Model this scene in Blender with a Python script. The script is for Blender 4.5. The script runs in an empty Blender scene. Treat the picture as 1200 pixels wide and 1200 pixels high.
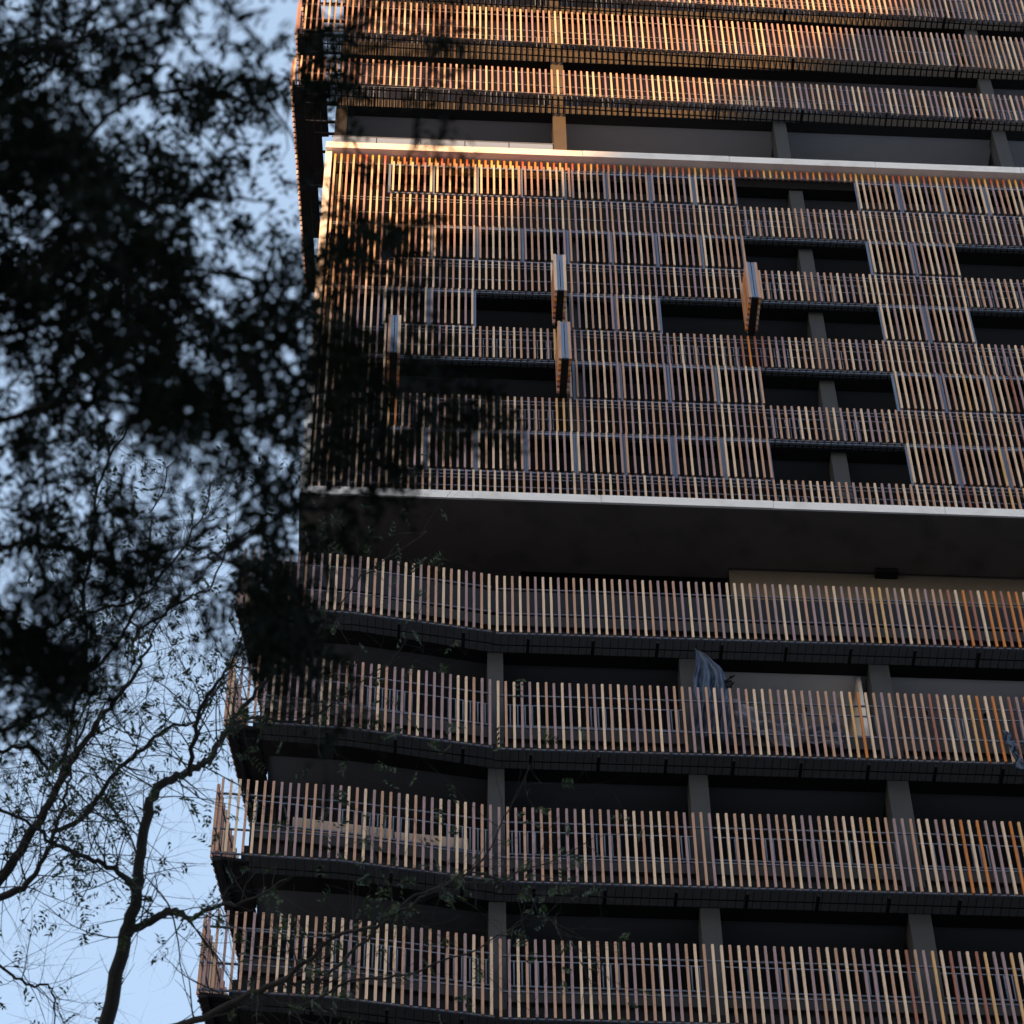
import bpy, math, random
import numpy as np
from mathutils import Vector, Matrix
random.seed(7); rng = np.random.default_rng(7)
sc = bpy.context.scene
col = sc.collection

# ------------------------------------------------------------------ camera
RR = ((0.9998715950058152, -0.0160247777060194, 0.0),
      (0.012963742288869911, 0.8088772223497203, 0.5878346540904756),
      (-0.009419919659694676, -0.5877591731851353, 0.8089810995631054))   # columns: right, down, forward
FPX = 3692.832692624158
CAM = Vector((0, 0, 1.65))
right = Vector([r[0] for r in RR]); down = Vector([r[1] for r in RR]); fwd = Vector([r[2] for r in RR])
cd = bpy.data.cameras.new('camera'); cam = bpy.data.objects.new('camera', cd); col.objects.link(cam)
m3 = Matrix((right, -down, -fwd)).transposed()
cam.matrix_world = Matrix.Translation(CAM) @ m3.to_4x4()
cd.sensor_width = 36; cd.lens = FPX / 1200 * 36; cd.clip_start = .1; cd.clip_end = 3000
cd.dof.use_dof = True; cd.dof.focus_distance = 70.5; cd.dof.aperture_fstop = 5.0
sc.camera = cam

# ------------------------------------------------------------------ light
PSI = math.radians(3.5); D0 = 41.513616936283455
U_ = Vector((math.cos(PSI), math.sin(PSI), 0)); I_ = Vector((-math.sin(PSI), math.cos(PSI), 0))  # along facade, into it
SUN_AZ = math.radians(20); SUN_EL = math.radians(15)      # azimuth left of the facade normal
sd = (U_ * math.sin(SUN_AZ) + I_ * math.cos(SUN_AZ)) * math.cos(SUN_EL) + Vector((0, 0, -math.sin(SUN_EL)))  # light travel
w = bpy.data.worlds.new('World'); sc.world = w; w.use_nodes = True
nt = w.node_tree; nt.nodes.clear()
sky = nt.nodes.new('ShaderNodeTexSky'); sky.sky_type = 'NISHITA'; sky.sun_disc = False
sky.sun_elevation = SUN_EL; sky.air_density = 1.0; sky.dust_density = 1.6; sky.ozone_density = 1.3
tosun = -sd
sky.sun_rotation = math.atan2(tosun.x, tosun.y)
bg = nt.nodes.new('ShaderNodeBackground'); bg.inputs[1].default_value = .15
out = nt.nodes.new('ShaderNodeOutputWorld')
veil = nt.nodes.new('ShaderNodeMix'); veil.data_type = 'RGBA'; veil.inputs[0].default_value = .37
veil.inputs[7].default_value = (3.65, 4.65, 5.9, 1)      # thin even high veil over the whole sky
nt.links.new(sky.outputs[0], veil.inputs[6]); nt.links.new(veil.outputs[2], bg.inputs[0]); nt.links.new(bg.outputs[0], out.inputs[0])
sl = bpy.data.lights.new('sun', 'SUN'); sl.energy = 5.0; sl.angle = math.radians(.55); sl.color = (1.0, .47, .12)
so = bpy.data.objects.new('sun', sl); col.objects.link(so)
so.rotation_euler = sd.to_track_quat('-Z', 'Y').to_euler()
sc.view_settings.view_transform = 'Standard'; sc.view_settings.look = 'None'
sc.view_settings.exposure = 0.9; sc.view_settings.gamma = 1; sc.view_settings.use_curve_mapping = False
sc.render.engine = 'CYCLES'
sc.cycles.max_bounces = 6; sc.cycles.diffuse_bounces = 4

# ------------------------------------------------------------------ materials
def mat(name, base, rough=.7, var=.0, scale=8, metal=0, bump=0, spec=.3, stretch=(1, 1, 1), dark=None, darkamt=0, dscale=2):
    m = bpy.data.materials.new(name); m.use_nodes = True
    n = m.node_tree; b = n.nodes['Principled BSDF']
    b.inputs['Base Color'].default_value = (*base, 1); b.inputs['Roughness'].default_value = rough
    b.inputs['Metallic'].default_value = metal; b.inputs['Specular IOR Level'].default_value = spec
    tc = n.nodes.new('ShaderNodeNewGeometry'); mp = n.nodes.new('ShaderNodeMapping'); mp.inputs['Scale'].default_value = stretch
    n.links.new(tc.outputs['Position'], mp.inputs[0])
    colr = None
    if var:
        no = n.nodes.new('ShaderNodeTexNoise'); no.inputs['Scale'].default_value = scale; no.inputs['Detail'].default_value = 6
        n.links.new(mp.outputs[0], no.inputs[0])
        mx = n.nodes.new('ShaderNodeMix'); mx.data_type = 'RGBA'
        mx.inputs[6].default_value = (*[c * (1 - var) for c in base], 1); mx.inputs[7].default_value = (*[min(1, c * (1 + var)) for c in base], 1)
        n.links.new(no.outputs['Fac'], mx.inputs[0]); colr = mx.outputs[2]
        if bump:
            bp = n.nodes.new('ShaderNodeBump'); bp.inputs['Strength'].default_value = bump; bp.inputs['Distance'].default_value = .02
            n.links.new(no.outputs['Fac'], bp.inputs['Height']); n.links.new(bp.outputs[0], b.inputs['Normal'])
    if dark:
        n2 = n.nodes.new('ShaderNodeTexNoise'); n2.inputs['Scale'].default_value = dscale; n2.inputs['Detail'].default_value = 8
        n.links.new(mp.outputs[0], n2.inputs[0])
        cr = n.nodes.new('ShaderNodeValToRGB'); cr.color_ramp.elements[0].position = .5; cr.color_ramp.elements[1].position = .72
        n.links.new(n2.outputs['Fac'], cr.inputs[0])
        ml = n.nodes.new('ShaderNodeMath'); ml.operation = 'MULTIPLY'; ml.inputs[1].default_value = darkamt
        n.links.new(cr.outputs[0], ml.inputs[0])
        m2 = n.nodes.new('ShaderNodeMix'); m2.data_type = 'RGBA'; m2.inputs[7].default_value = (*dark, 1)
        if colr: n.links.new(colr, m2.inputs[6])
        else: m2.inputs[6].default_value = (*base, 1)
        n.links.new(ml.outputs[0], m2.inputs[0]); colr = m2.outputs[2]
    if colr: n.links.new(colr, b.inputs['Base Color'])
    return m
def wood(name, base, fresh):
    """slat timber: weathered colour, a fresher tone kept where the roof slab shelters it (z just below the slab)"""
    m = mat(name, base, .62, .16, 3.0, bump=.15, stretch=(9, 9, .8), dark=[c * .55 for c in base], darkamt=.45, dscale=1.3)
    n = m.node_tree; b = n.nodes['Principled BSDF']
    src = b.inputs['Base Color'].links[0].from_socket
    geo = n.nodes.new('ShaderNodeNewGeometry'); sep = n.nodes.new('ShaderNodeSeparateXYZ'); n.links.new(geo.outputs['Position'], sep.inputs[0])
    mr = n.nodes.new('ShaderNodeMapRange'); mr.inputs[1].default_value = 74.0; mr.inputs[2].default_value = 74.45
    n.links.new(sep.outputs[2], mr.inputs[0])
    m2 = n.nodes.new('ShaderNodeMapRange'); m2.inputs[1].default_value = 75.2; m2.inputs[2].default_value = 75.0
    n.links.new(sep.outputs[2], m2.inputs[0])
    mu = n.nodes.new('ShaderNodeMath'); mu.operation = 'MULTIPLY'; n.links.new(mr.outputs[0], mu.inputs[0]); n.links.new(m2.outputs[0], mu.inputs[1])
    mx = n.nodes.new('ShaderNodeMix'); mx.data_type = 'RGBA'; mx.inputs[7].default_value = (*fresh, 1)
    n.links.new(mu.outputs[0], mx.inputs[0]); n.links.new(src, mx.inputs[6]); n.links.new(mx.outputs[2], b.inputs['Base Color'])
    return m
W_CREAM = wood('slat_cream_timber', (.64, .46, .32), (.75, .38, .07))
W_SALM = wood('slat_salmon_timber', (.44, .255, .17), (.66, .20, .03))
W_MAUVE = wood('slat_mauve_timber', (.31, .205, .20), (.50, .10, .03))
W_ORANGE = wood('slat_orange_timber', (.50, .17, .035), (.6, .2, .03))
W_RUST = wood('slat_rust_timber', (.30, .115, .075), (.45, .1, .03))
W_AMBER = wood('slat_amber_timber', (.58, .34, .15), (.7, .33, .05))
WOODS = [W_CREAM, W_SALM, W_MAUVE, W_ORANGE, W_RUST, W_AMBER]
M_WHITE = mat('white_render', (.74, .72, .70), .75, .06, 1.5, bump=.1, dark=(.36, .33, .29), darkamt=.35, dscale=1.6)
M_CONC = mat('grey_painted_concrete', (.037, .039, .042), .8, .18, 2.2, bump=.2, dark=(.035, .033, .03), darkamt=.4)
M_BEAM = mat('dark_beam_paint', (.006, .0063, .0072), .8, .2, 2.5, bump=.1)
M_SOFF = mat('soffit_board', (.095, .082, .074), .8, .2, .9, bump=.1, dark=(.05, .043, .038), darkamt=.7, dscale=1.1)
M_BLACK = mat('black_paint_and_shade', (.004, .004, .0045), .7, .2, 3)  # black paint; also stands in for shade under kerbs and folded shutters
M_DARK = mat('charcoal_metal', (.006, .0063, .0075), .6, .2, 5, spec=.15)
M_RAIL = mat('blue_grey_metal', (.12, .15, .205), .5, .12, 6, spec=.2)
M_FRAME = mat('shutter_aluminium', (.12, .17, .27), .45, .12, 6, spec=.25)
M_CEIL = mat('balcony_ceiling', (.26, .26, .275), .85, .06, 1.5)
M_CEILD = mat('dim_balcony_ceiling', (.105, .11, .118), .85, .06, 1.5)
M_CONC_SUN = mat('sun_tinted_concrete', (.066, .056, .044), .8, .18, 2.2, bump=.2, dark=(.045, .04, .03), darkamt=.4)  # the grey concrete again, warm sunlight mixed into its colour
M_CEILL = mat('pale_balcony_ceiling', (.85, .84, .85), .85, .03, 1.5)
M_FASC = mat('beige_fascia', (.13, .115, .092), .85, .1, 1.5)
M_GLASS = mat('window_glass', (.02, .022, .026), .08, 0, spec=.5)
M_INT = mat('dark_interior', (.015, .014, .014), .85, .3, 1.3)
M_CREAMW = mat('cream_panel', (.40, .30, .22), .8, .08, 3)
M_TARP = mat('blue_tarpaulin', (.035, .055, .10), .4, .5, 9, bump=.6)
M_TARP2 = mat('grey_blue_sheeting', (.13, .16, .22), .45, .5, 6, bump=.6)
M_CLEAR = mat('balustrade_glass', (.19, .25, .36), .08, 0, spec=.6)  # the reflected sky is put into the blue base colour
M_BARK = mat('bark', (.024, .021, .019), .9, .35, 14, bump=.5, stretch=(1, 1, .4))
M_BARKD = mat('dark_bark', (.009, .008, .007), .95, .35, 14, spec=.03)
M_LEAF = mat('leaf', (.026, .046, .012), .6, .45, 2.2)
M_LEAFD = mat('dense_leaf', (.005, .0075, .004), .85, .35, 6, spec=.05)
M_GROUND = mat('paving', (.24, .23, .22), .9, .25, .4, bump=.2)
M_FAR = mat('shade_tower_wall', (.25, .24, .23), .8, .1, .5)

# ------------------------------------------------------------------ mesh helpers
class MB:
    def __init__(s): s.v = []; s.f = []; s.m = []; s.n = 0
    def add(s, verts, faces, mi=0):
        s.v.extend(verts); s.f.extend([tuple(i + s.n for i in f) for f in faces]); s.m.extend([mi] * len(faces)); s.n += len(verts)
    def box(s, a, b, mi=0):
        (x0, y0, z0), (x1, y1, z1) = a, b
        x0, x1 = sorted((x0, x1)); y0, y1 = sorted((y0, y1)); z0, z1 = sorted((z0, z1))
        v = [(x0, y0, z0), (x1, y0, z0), (x1, y1, z0), (x0, y1, z0), (x0, y0, z1), (x1, y0, z1), (x1, y1, z1), (x0, y1, z1)]
        s.add(v, [(0, 3, 2, 1), (4, 5, 6, 7), (0, 1, 5, 4), (1, 2, 6, 5), (2, 3, 7, 6), (3, 0, 4, 7)], mi)
    def obox(s, c, ax, ay, az, mi=0):
        """oriented box, centre c, half vectors"""
        c = Vector(c); ax = Vector(ax); ay = Vector(ay); az = Vector(az)
        v = [tuple(c + i * ax + j * ay + k * az) for k in (-1, 1) for (i, j) in ((-1, -1), (1, -1), (1, 1), (-1, 1))]
        s.add(v, [(0, 3, 2, 1), (4, 5, 6, 7), (0, 1, 5, 4), (1, 2, 6, 5), (2, 3, 7, 6), (3, 0, 4, 7)], mi)
    def bar(s, p, q, wd, ht, mi=0):
        """bar with rectangular section between two points (mostly horizontal)"""
        p = Vector(p); q = Vector(q); d = q - p; L = d.length; d.normalize()
        side = d.cross(Vector((0, 0, 1)))
        if side.length < 1e-3: side = Vector((1, 0, 0))
        side.normalize(); upv = side.cross(d)
        s.obox((p + q) / 2, d * L / 2, side * wd / 2, upv * ht / 2, mi)
    def prism(s, poly, z0, z1, mi=0):
        n = len(poly)
        a = sum(poly[i][0] * poly[(i + 1) % n][1] - poly[(i + 1) % n][0] * poly[i][1] for i in range(n))
        if a < 0: poly = poly[::-1]
        v = [(x, y, z0) for x, y in poly] + [(x, y, z1) for x, y in poly]
        f = [tuple(range(n))[::-1], tuple(range(n, 2 * n))] + [(i, (i + 1) % n, n + (i + 1) % n, n + i) for i in range(n)]
        s.add(v, f, mi)
    def tube(s, pts, rad, sides=7, mi=0):
        P = [Vector(p) for p in pts]; n = len(P)
        if n < 2: return
        rings = []
        prev = None
        for i in range(n):
            d = (P[min(i + 1, n - 1)] - P[max(i - 1, 0)]).normalized()
            if prev is None:
                a = d.cross(Vector((.3, .9, .2))).normalized()
            else:
                a = (prev - d * prev.dot(d)).normalized()
            prev = a; b = d.cross(a)
            rings.append([tuple(P[i] + (a * math.cos(t) + b * math.sin(t)) * rad[i]) for t in [2 * math.pi * k / sides for k in range(sides)]])
        v = [p for r in rings for p in r]; f = []
        for i in range(n - 1):
            for k in range(sides):
                f.append((i * sides + k, i * sides + (k + 1) % sides, (i + 1) * sides + (k + 1) % sides, (i + 1) * sides + k))
        f.append(tuple(range(sides))[::-1]); f.append(tuple((n - 1) * sides + k for k in range(sides)))
        s.add(v, f, mi)
    def mesh(s, name, mats):
        me = bpy.data.meshes.new(name); me.from_pydata(s.v, [], s.f)
        for m in (mats if isinstance(mats, (list, tuple)) else [mats]): me.materials.append(m)
        if len(me.materials) > 1: me.polygons.foreach_set('material_index', s.m)
        me.update(); return me
    def build(s, name, mats, parent=None, smooth=False, kind=None, label=None):
        me = s.mesh(name, mats)
        if smooth: me.polygons.foreach_set('use_smooth', [True] * len(me.polygons))
        o = bpy.data.objects.new(name, me); col.objects.link(o)
        if parent: o.parent = parent
        if kind: o['kind'] = kind
        if label: o['label'] = label
        return o
def thing(name, label, cat, loc=(0, 0, 0), rot=0, group=None):
    o = bpy.data.objects.new(name, None); col.objects.link(o); o.location = loc; o.rotation_euler = (0, 0, rot)
    o['label'] = label; o['category'] = cat
    if group: o['group'] = group
    return o
def tag(o, label, cat, group=None):
    o['label'] = label; o['category'] = cat
    if group: o['group'] = group

# ------------------------------------------------------------------ ground
g = MB(); g.add([(-1500, -1500, 0), (1500, -1500, 0), (1500, 1500, 0), (-1500, 1500, 0)], [(0, 1, 2, 3)])
g.build('ground', M_GROUND, kind='structure')

# ------------------------------------------------------------------ the tower. local frame: x along the front, y into the building, z up
T = thing('apartment_tower', 'tall dark apartment tower wrapped in vertical timber slat screens with a white framed middle block', 'building', (0, D0, 0), PSI)
P = .165                     # slat pitch
UR = 17.0                    # right end of what is built
def Y(wo): return -wo        # outward offset -> local y

big_slats = []               # (z0,z1, pos, angle, mat) candidates for single parts
slat_stuff = MB()
def slat_at(u, wo, z0, z1, mi, ang=0, wd=.050, dp=.060, single=False):
    if single and len(big_slats) < 300:
        big_slats.append((u, wo, z0, z1, mi, ang)); return
    ca, sa = math.cos(ang), math.sin(ang)
    slat_stuff.obox((u, Y(wo), (z0 + z1) / 2), (ca * wd / 2, sa * wd / 2, 0), (-sa * dp / 2, ca * dp / 2, 0), (0, 0, (z1 - z0) / 2), mi)
SEQ = []
while len(SEQ) < 400:
    c = random.choices((0, 1, 2), (.33, .36, .31))[0]
    if len(SEQ) > 1 and SEQ[-1] == SEQ[-2] == c: continue
    if SEQ and SEQ[-1] == c and random.random() < .45: continue
    SEQ.append(c)
def shade(i, u, low, orange=0):
    """timber tone of slat number i: right-hand end of the lower balconies keeps its oiled orange"""
    m = SEQ[i % 400]
    if random.random() < .12: m = random.choice((0, 1, 2))
    if random.random() < orange: m = {0: 5, 1: 3, 2: 4}[m]
    return m

# ---------- white framed middle block
def zr(a, b): return (a, b)
UL = -4.78
sl_ = MB()
sl_.box((UL + .01, Y(.17), 74.635), (UR, Y(-3.4), 74.925)); sl_.build('roof_slab', M_WHITE, T, label='white roof slab of the middle block')
x = UL
while x < UR:
    x2 = min(x + random.choice((2.9, 3.4, 3.9)), UR); dz = random.uniform(-.008, .008); dy = random.uniform(-.006, .006)
    mb = MB(); mb.box((x, Y(.20 + dy), 74.63 + dz), (x2 - .012, Y(.172), 74.93 + dz)); mb.build('slab_edge', M_WHITE, T)
    mb = MB(); mb.box((x, Y(.075 + dy), 59.16 + dz), (x2 - .012, Y(.05), 59.44 + dz)); mb.build('slab_edge', M_WHITE, T); x = x2
sl_ = MB(); sl_.box((UL + .01, Y(.048), 59.17), (UR, Y(.02), 59.435)); sl_.build('bottom_slab_edge', M_WHITE, T)
fn = MB(); fn.box((UL, Y(.09), 59.44), (UL + .17, Y(-.3), 74.63)); fn.build('end_fin', M_WHITE, T)
sf = MB(); sf.box((UL, Y(.018), 59.165), (5.05, Y(-1.95), 59.42)); sf.box((5.05, Y(.018), 59.165), (UR, Y(-1.66), 59.42)); sf.build('soffit', M_SOFF, T)
sw = MB(); sw.box((UL, Y(-.3), 59.42), (UL + .12, Y(-8), 74.63)); sw.build('side_wall', M_CONC, T)
BAL = [(71.17, 72.62), (68.12, 69.48), (65.05, 66.40), (62.02, 63.38), (59.45, 60.34)]
WIN = [(72.70, 74.14), (69.55, 71.12), (66.45, 68.06), (63.43, 65.00), (60.38, 61.97)]
OPEN = [[(6.01, 9.17)], [(6.01, 9.17), (11.43, 13.8)], [(-.82, 1.12), (3.78, 5.86), (5.99, 9.17), (11.43, 13.8)],
        [(-2.70, 1.12), (6.01, 9.17)], [(6.05, 9.17)]]
FR = [-3.10, -1.95, -.80, .35, 1.50, 2.62, 3.77, 4.92]   # joints between shutter leaves, left group
FR2 = [9.20, 10.35, 11.50, 12.65, 13.80, 14.95, 16.1]
# left fixed screen: long slats
i = 0; u = -4.52
while u < -3.15:
    for (a, b) in ((59.46, 64.98), (65.04, 74.55)):
        slat_at(u, .02 + .01 * (i % 2), a, b, shade(i, u, False))
    u += P; i += 1
def uslats():
    out_ = []
    for fr in (FR, FR2):
        for k, f0 in enumerate(fr):
            for j in range(7):
                uu = f0 + .0825 + j * P
                out_.append(uu)
    out_ = [x for x in out_ if x < 16.9]
    x = 6.09 + .0825
    while x < 9.2: out_.append(x); x += P
    return sorted(set(round(x, 3) for x in out_))
US = uslats()
def is_open(r, u): return any(a < u < b for a, b in OPEN[r])
for k, u in enumerate(US):
    for r in range(5):
        a, b = BAL[r]
        og = 0
        if u > 9 and r >= 3: og = min(.6, (u - 9) / 5 * (r - 1) * .25)
        if (r == 3 and (abs(u + 2.7) < .28 or abs(u - 1.2) < .22)) or (r == 2 and abs(u - 1.2) < .2) or (r == 2 and abs(u - 5.9) < .28): og = .9
        slat_at(u + (0 if r % 2 else .012), 0, a, b, shade(k, u, False, og))
        a, b = WIN[r]
        if not is_open(r, u):
            leaf = 1 if (r == 0 and u < 1.6) else 0
            slat_at(u + (.05 if leaf else (.02 if r in (1, 3) else -.02)), .075 if leaf else .03, a - (.03 if leaf else 0), b + (.03 if leaf else 0), shade(k, u, False, og * .7))
    slat_at(u, -.02, 74.19 if k % 1 == 0 else 0, 74.60, SEQ[k % 400])
# rails of the middle block
for r in range(5):
    a, b = BAL[r]
    mb = MB()
    for zz, h in ((b - .07, .035), (b - .2, .025), (a + (b - a) * .42, .03), (a + .05, .04), (a - .03, .04)):
        if r == 4 and zz < a: continue
        mb.box((-4.55, Y(-.05), zz - h / 2), (UR, Y(-.085), zz + h / 2))
    if r < 4:
        mb.build('screen_rail', M_RAIL, T)
    else: mb.build('screen_rail', M_RAIL, T)
mb = MB(); mb.box((-4.55, Y(-.065), 74.28), (UR, Y(-.09), 74.31)); mb.build('screen_rail', M_RAIL, T)
# shutter leaf frames, one part each
frame_cache = {}
def leaf_frame(u0, wdt, z0, z1, wo):
    key = (round(wdt, 2), round(z1 - z0, 2))
    if key not in frame_cache:
        mb = MB(); h = z1 - z0
        mb.box((0, 0, 0), (.062, .055, h)); mb.box((wdt - .062, 0, 0), (wdt, .055, h))
        mb.box((.062, .004, 0), (wdt - .062, .051, .05)); mb.box((.062, .004, h - .07), (wdt - .062, .051, h))
        frame_cache[key] = mb.mesh('shutter_frame', M_FRAME)
    o = bpy.data.objects.new('shutter_frame', frame_cache[key]); col.objects.link(o); o.parent = T
    o.location = (u0, Y(wo), z0)
for r in range(5):
    for fr, ends in ((FR, 6.04), (FR2, 17.2)):
        for k, f0 in enumerate(fr):
            f1 = fr[k + 1] if k + 1 < len(fr) else ends
            if f1 > 17.2: continue
            if is_open(r, (f0 + f1) / 2): continue
            leaf_frame(f0 + .004, f1 - f0 - .008, WIN[r][0] - .03, WIN[r][1] + .02, -.02 if not (r == 0 and f0 < 1.4) else .03)
# folded shutter pairs that stand out from the front
def folded(u, z0, z1, reach=1.12, lean=0.0):
    fp = bpy.data.objects.new('folded_shutter', None); col.objects.link(fp); fp.parent = T; fp.location = (u, 0, z0)
    h = z1 - z0
    mb = MB(); mb.box((-.085, -reach + .02, -.03), (.085, -.01, -.004)); mb.build('gap_shade_plate', M_BLACK, fp)  # black plate standing in for the shaded gap between the leaves
    for s in (-1, 1):
        mb = MB()
        xo = s * .045
        mb.box((xo - .036, -reach, 0), (xo + .036, -reach + .06, h)); mb.box((xo - .036, -.06, 0), (xo + .036, 0, h))
        mb.box((xo - .032, -reach + .06, .0), (xo + .032, -.06, .05)); mb.box((xo - .032, -reach + .06, h - .06), (xo + .032, -.06, h))
        mb.build('shutter_frame', M_FRAME, fp)
        for j in range(7):
            mb = MB(); y0 = -reach + .035 + j * (reach - .04) / 7
            xx = s * .081
            mb.box((xx, y0 - .035, -.02), (xx + s * .07, y0 + .03, h + .02 - .012 * s))
            mb.build('slat', WOODS[random.choice((0, 1, 1))] if j < 1 else WOODS[random.choice((1, 3, 4, 5))], fp)
folded(-2.78, 63.45, 65.05); folded(1.24, 63.45, 65.02); folded(1.20, 66.45, 68.08); folded(5.92, 66.45, 68.05)

# ---------- floors behind the middle block: beam, slab, ceiling, walls
def floor_box(z0, beam_w, bt, ul, ur, zt, ceil_m=M_CEILD, back=3.6, name='beam'):
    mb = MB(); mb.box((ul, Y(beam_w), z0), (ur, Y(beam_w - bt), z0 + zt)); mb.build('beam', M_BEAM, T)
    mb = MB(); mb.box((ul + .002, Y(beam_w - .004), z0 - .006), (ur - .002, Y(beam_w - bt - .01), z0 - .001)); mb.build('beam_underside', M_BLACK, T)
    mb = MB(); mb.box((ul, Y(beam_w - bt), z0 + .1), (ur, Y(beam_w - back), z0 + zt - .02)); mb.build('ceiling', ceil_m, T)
for r in range(4):
    floor_box(BAL[r][0] - .01, -.24, .34, UL + .14, UR, .42)
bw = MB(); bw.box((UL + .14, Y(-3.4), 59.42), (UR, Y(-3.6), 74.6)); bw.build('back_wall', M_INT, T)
# glazed doors on the back wall
for r in range(5):
    zf = BAL[r][0] + .45 if r < 4 else 59.5
    x = -4.3
    while x < 16:
        mb = MB(); mb.box((x, Y(-3.34), zf), (x + 1.7, Y(-3.38), zf + 2.2)); mb.build('window', M_GLASS, T); x += 2.0
mb = MB(); mb.box((UL + .14, Y(-.24), 74.12), (UR, Y(-.58), 74.60)); mb.build('beam', M_BLACK, T)
mb = MB(); mb.box((UL + .14, Y(-.58), 74.3), (UR, Y(-3.38), 74.60)); mb.build('ceiling', M_CEIL, T)
# ledge joists seen under each opening: fine dark grille between screen and beam
gr = MB()
for r in range(4):
    z0 = BAL[r][0]
    for u in US:
        gr.box((u - .012, Y(-.03), z0 - .035), (u + .012, Y(-.235), z0 - .005))
    for wo in (-.09, -.16, -.21):
        gr.box((-3.1, Y(wo), z0 - .004), (UR, Y(wo - .02), z0 + .012))
gr.build('ledge_grille', M_DARK, T, kind='stuff')
# columns: middle block
for (a, b) in ((1.42, 1.77), (7.50, 7.86), (13.55, 13.9), (-4.6, -4.3)):
    mb = MB(); mb.box((a, Y(-.30), 59.42), (b, Y(-.75), 74.63)); mb.build('column', M_CONC, T)
# inner balusters in the openings of the middle block
def balusters(u0, u1, wo, z0, z1, groups=True, pitch=.155):
    mb = MB()
    mb.box((u0, Y(wo + .02), z1), (u1, Y(wo - .02), z1 + .025)); mb.box((u0, Y(wo + .02), z0), (u1, Y(wo - .02), z0 + .03))
    x = u0 + .1
    while x < u1 - .1:
        for k in range(8):
            if x + k * pitch > u1 - .05: break
            mb.box((x + k * pitch - .011, Y(wo + .012), z0 + .03), (x + k * pitch + .011, Y(wo - .012), z1))
        x += 8 * pitch + .55
    mb.build('balustrade', M_RAIL, T)
for r in range(5):
    for (a, b) in OPEN[r]:
        z0 = BAL[r][0] + .5 if r < 4 else 59.6
        balusters(a, min(b, UR), -.42, z0, z0 + .95 if r < 4 else 60.3, pitch=.11)

# ---------- upper block
def w_up(u): return .04 - .02 * u
UB = [(78.30, 79.72, -.12), (81.30, 83.28, -.12), (84.30, 85.7, -.12), (87.35, 88.8, -.12)]
gr2 = MB(); fl = MB()
for k, (z0, z1, _) in enumerate(UB):
    u = -5.80; i = 0
    while u < 16.9:
        slat_at(u, w_up(u), z0, z1, shade(i + 31 * k, u, False)); u += P; i += 1
    # side return: slats facing left, running back
    t = .1
    while t < 6.6:
        uu = -5.88 + .073 * t
        slat_at(uu, .12 - t, z0, z1, shade(i, 0, False), ang=math.pi / 2); t += P; i += 1
    mb = MB()
    for zz, h in ((z1 - .12 - (.15 if k == 1 else 0), .03), (z0 + (z1 - z0) * .42, .03), (z0 + .14, .02)):
        mb.bar((-5.84, Y(w_up(-5.8) - .06), zz), (UR, Y(w_up(UR) - .06), zz), .03, h)
        mb.bar((-5.82, Y(.08), zz), (-5.36, Y(-6.5), zz), .03, h)
    mb.build('screen_rail', M_RAIL, T)
    # grating of the ledge: cross bars at each slat and three runners
    u = -5.80
    while u < 16.9:
        wo = w_up(u); gr2.box((u - .017, Y(wo - .04), z0 - .03), (u + .017, Y(-.55), z0 + .0)); u += P
    for f in (.15, .4):
        gr2.bar((-5.8, Y(w_up(-5.8) - f), z0 + .02), (UR, Y(w_up(UR) - f), z0 + .02), .03, .03)
    for uu in np.arange(-3.6, 17, 2.35):      # hanging brackets
        gr2.box((uu, Y(-.1), z0 - .09), (uu + .05, Y(-.56), z0 - .04)); pass
    # side walkway frame, open
    gr2.bar((-5.67, Y(.0), z0 - .02), (-5.22, Y(-6.6), z0 - .02), .28, .1)
    for t in (.5, 1.05, 3.1, 5.4):
        gr2.box((-5.6 + .07 * t, Y(-t), z0 - .05), (-4.6 + .07 * t, Y(-t - .06), z0 + .03))
    for t in np.arange(.12, 6.5, P):
        gr2.box((-5.86 + .073 * t, Y(-t), z0 - .03), (-5.7 + .073 * t, Y(-t - .03), z0))
    zt = .46 if k != 1 else .8
    mb = MB(); mb.box((-4.62, Y(-.55), z0), (UR, Y(-.86), z0 + zt)); mb.build('beam', M_CONC_SUN, T)
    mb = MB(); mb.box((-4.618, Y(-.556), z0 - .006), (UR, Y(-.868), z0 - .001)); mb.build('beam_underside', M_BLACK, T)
    mb = MB(); mb.box((-4.62, Y(-.86), z0 + .1), (UR, Y(-4.0), z0 + zt - .02)); mb.build('ceiling', M_CEIL, T)
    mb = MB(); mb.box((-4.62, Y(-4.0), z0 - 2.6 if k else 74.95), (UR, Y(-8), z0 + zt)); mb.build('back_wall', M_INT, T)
    balusters(-4.5, UR, -.75, z0 + zt + .1, z0 + zt + 1.0)
gr2.build('walkway_grating', M_DARK, T, kind='stuff')
mb = MB(); mb.box((-4.62, Y(-.56), 74.94), (-4.3, Y(-4.0), 78.29)); mb.build('partition', M_BLACK, T)
for (a, b) in ((1.33, 1.68), (7.42, 7.77), (13.5, 13.86)):
    for (z0, z1) in ((74.94, 78.30), (78.76, 81.30), (82.1, 84.30), (84.76, 87.35)):
        if a > 7 and a < 8 and z0 > 75: continue
        mb = MB(); mb.box((a, Y(-.552), z0), (b, Y(-1.05), z1)); mb.build('column', M_CONC_SUN if a < 7 else M_CONC, T)  # left columns take the sun-tinted copy of the concrete
        mb = MB(); mb.box((a + .06, Y(-1.05), z0), (b - .06, Y(-2.6), z1)); mb.build('partition', M_BLACK, T)
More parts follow.
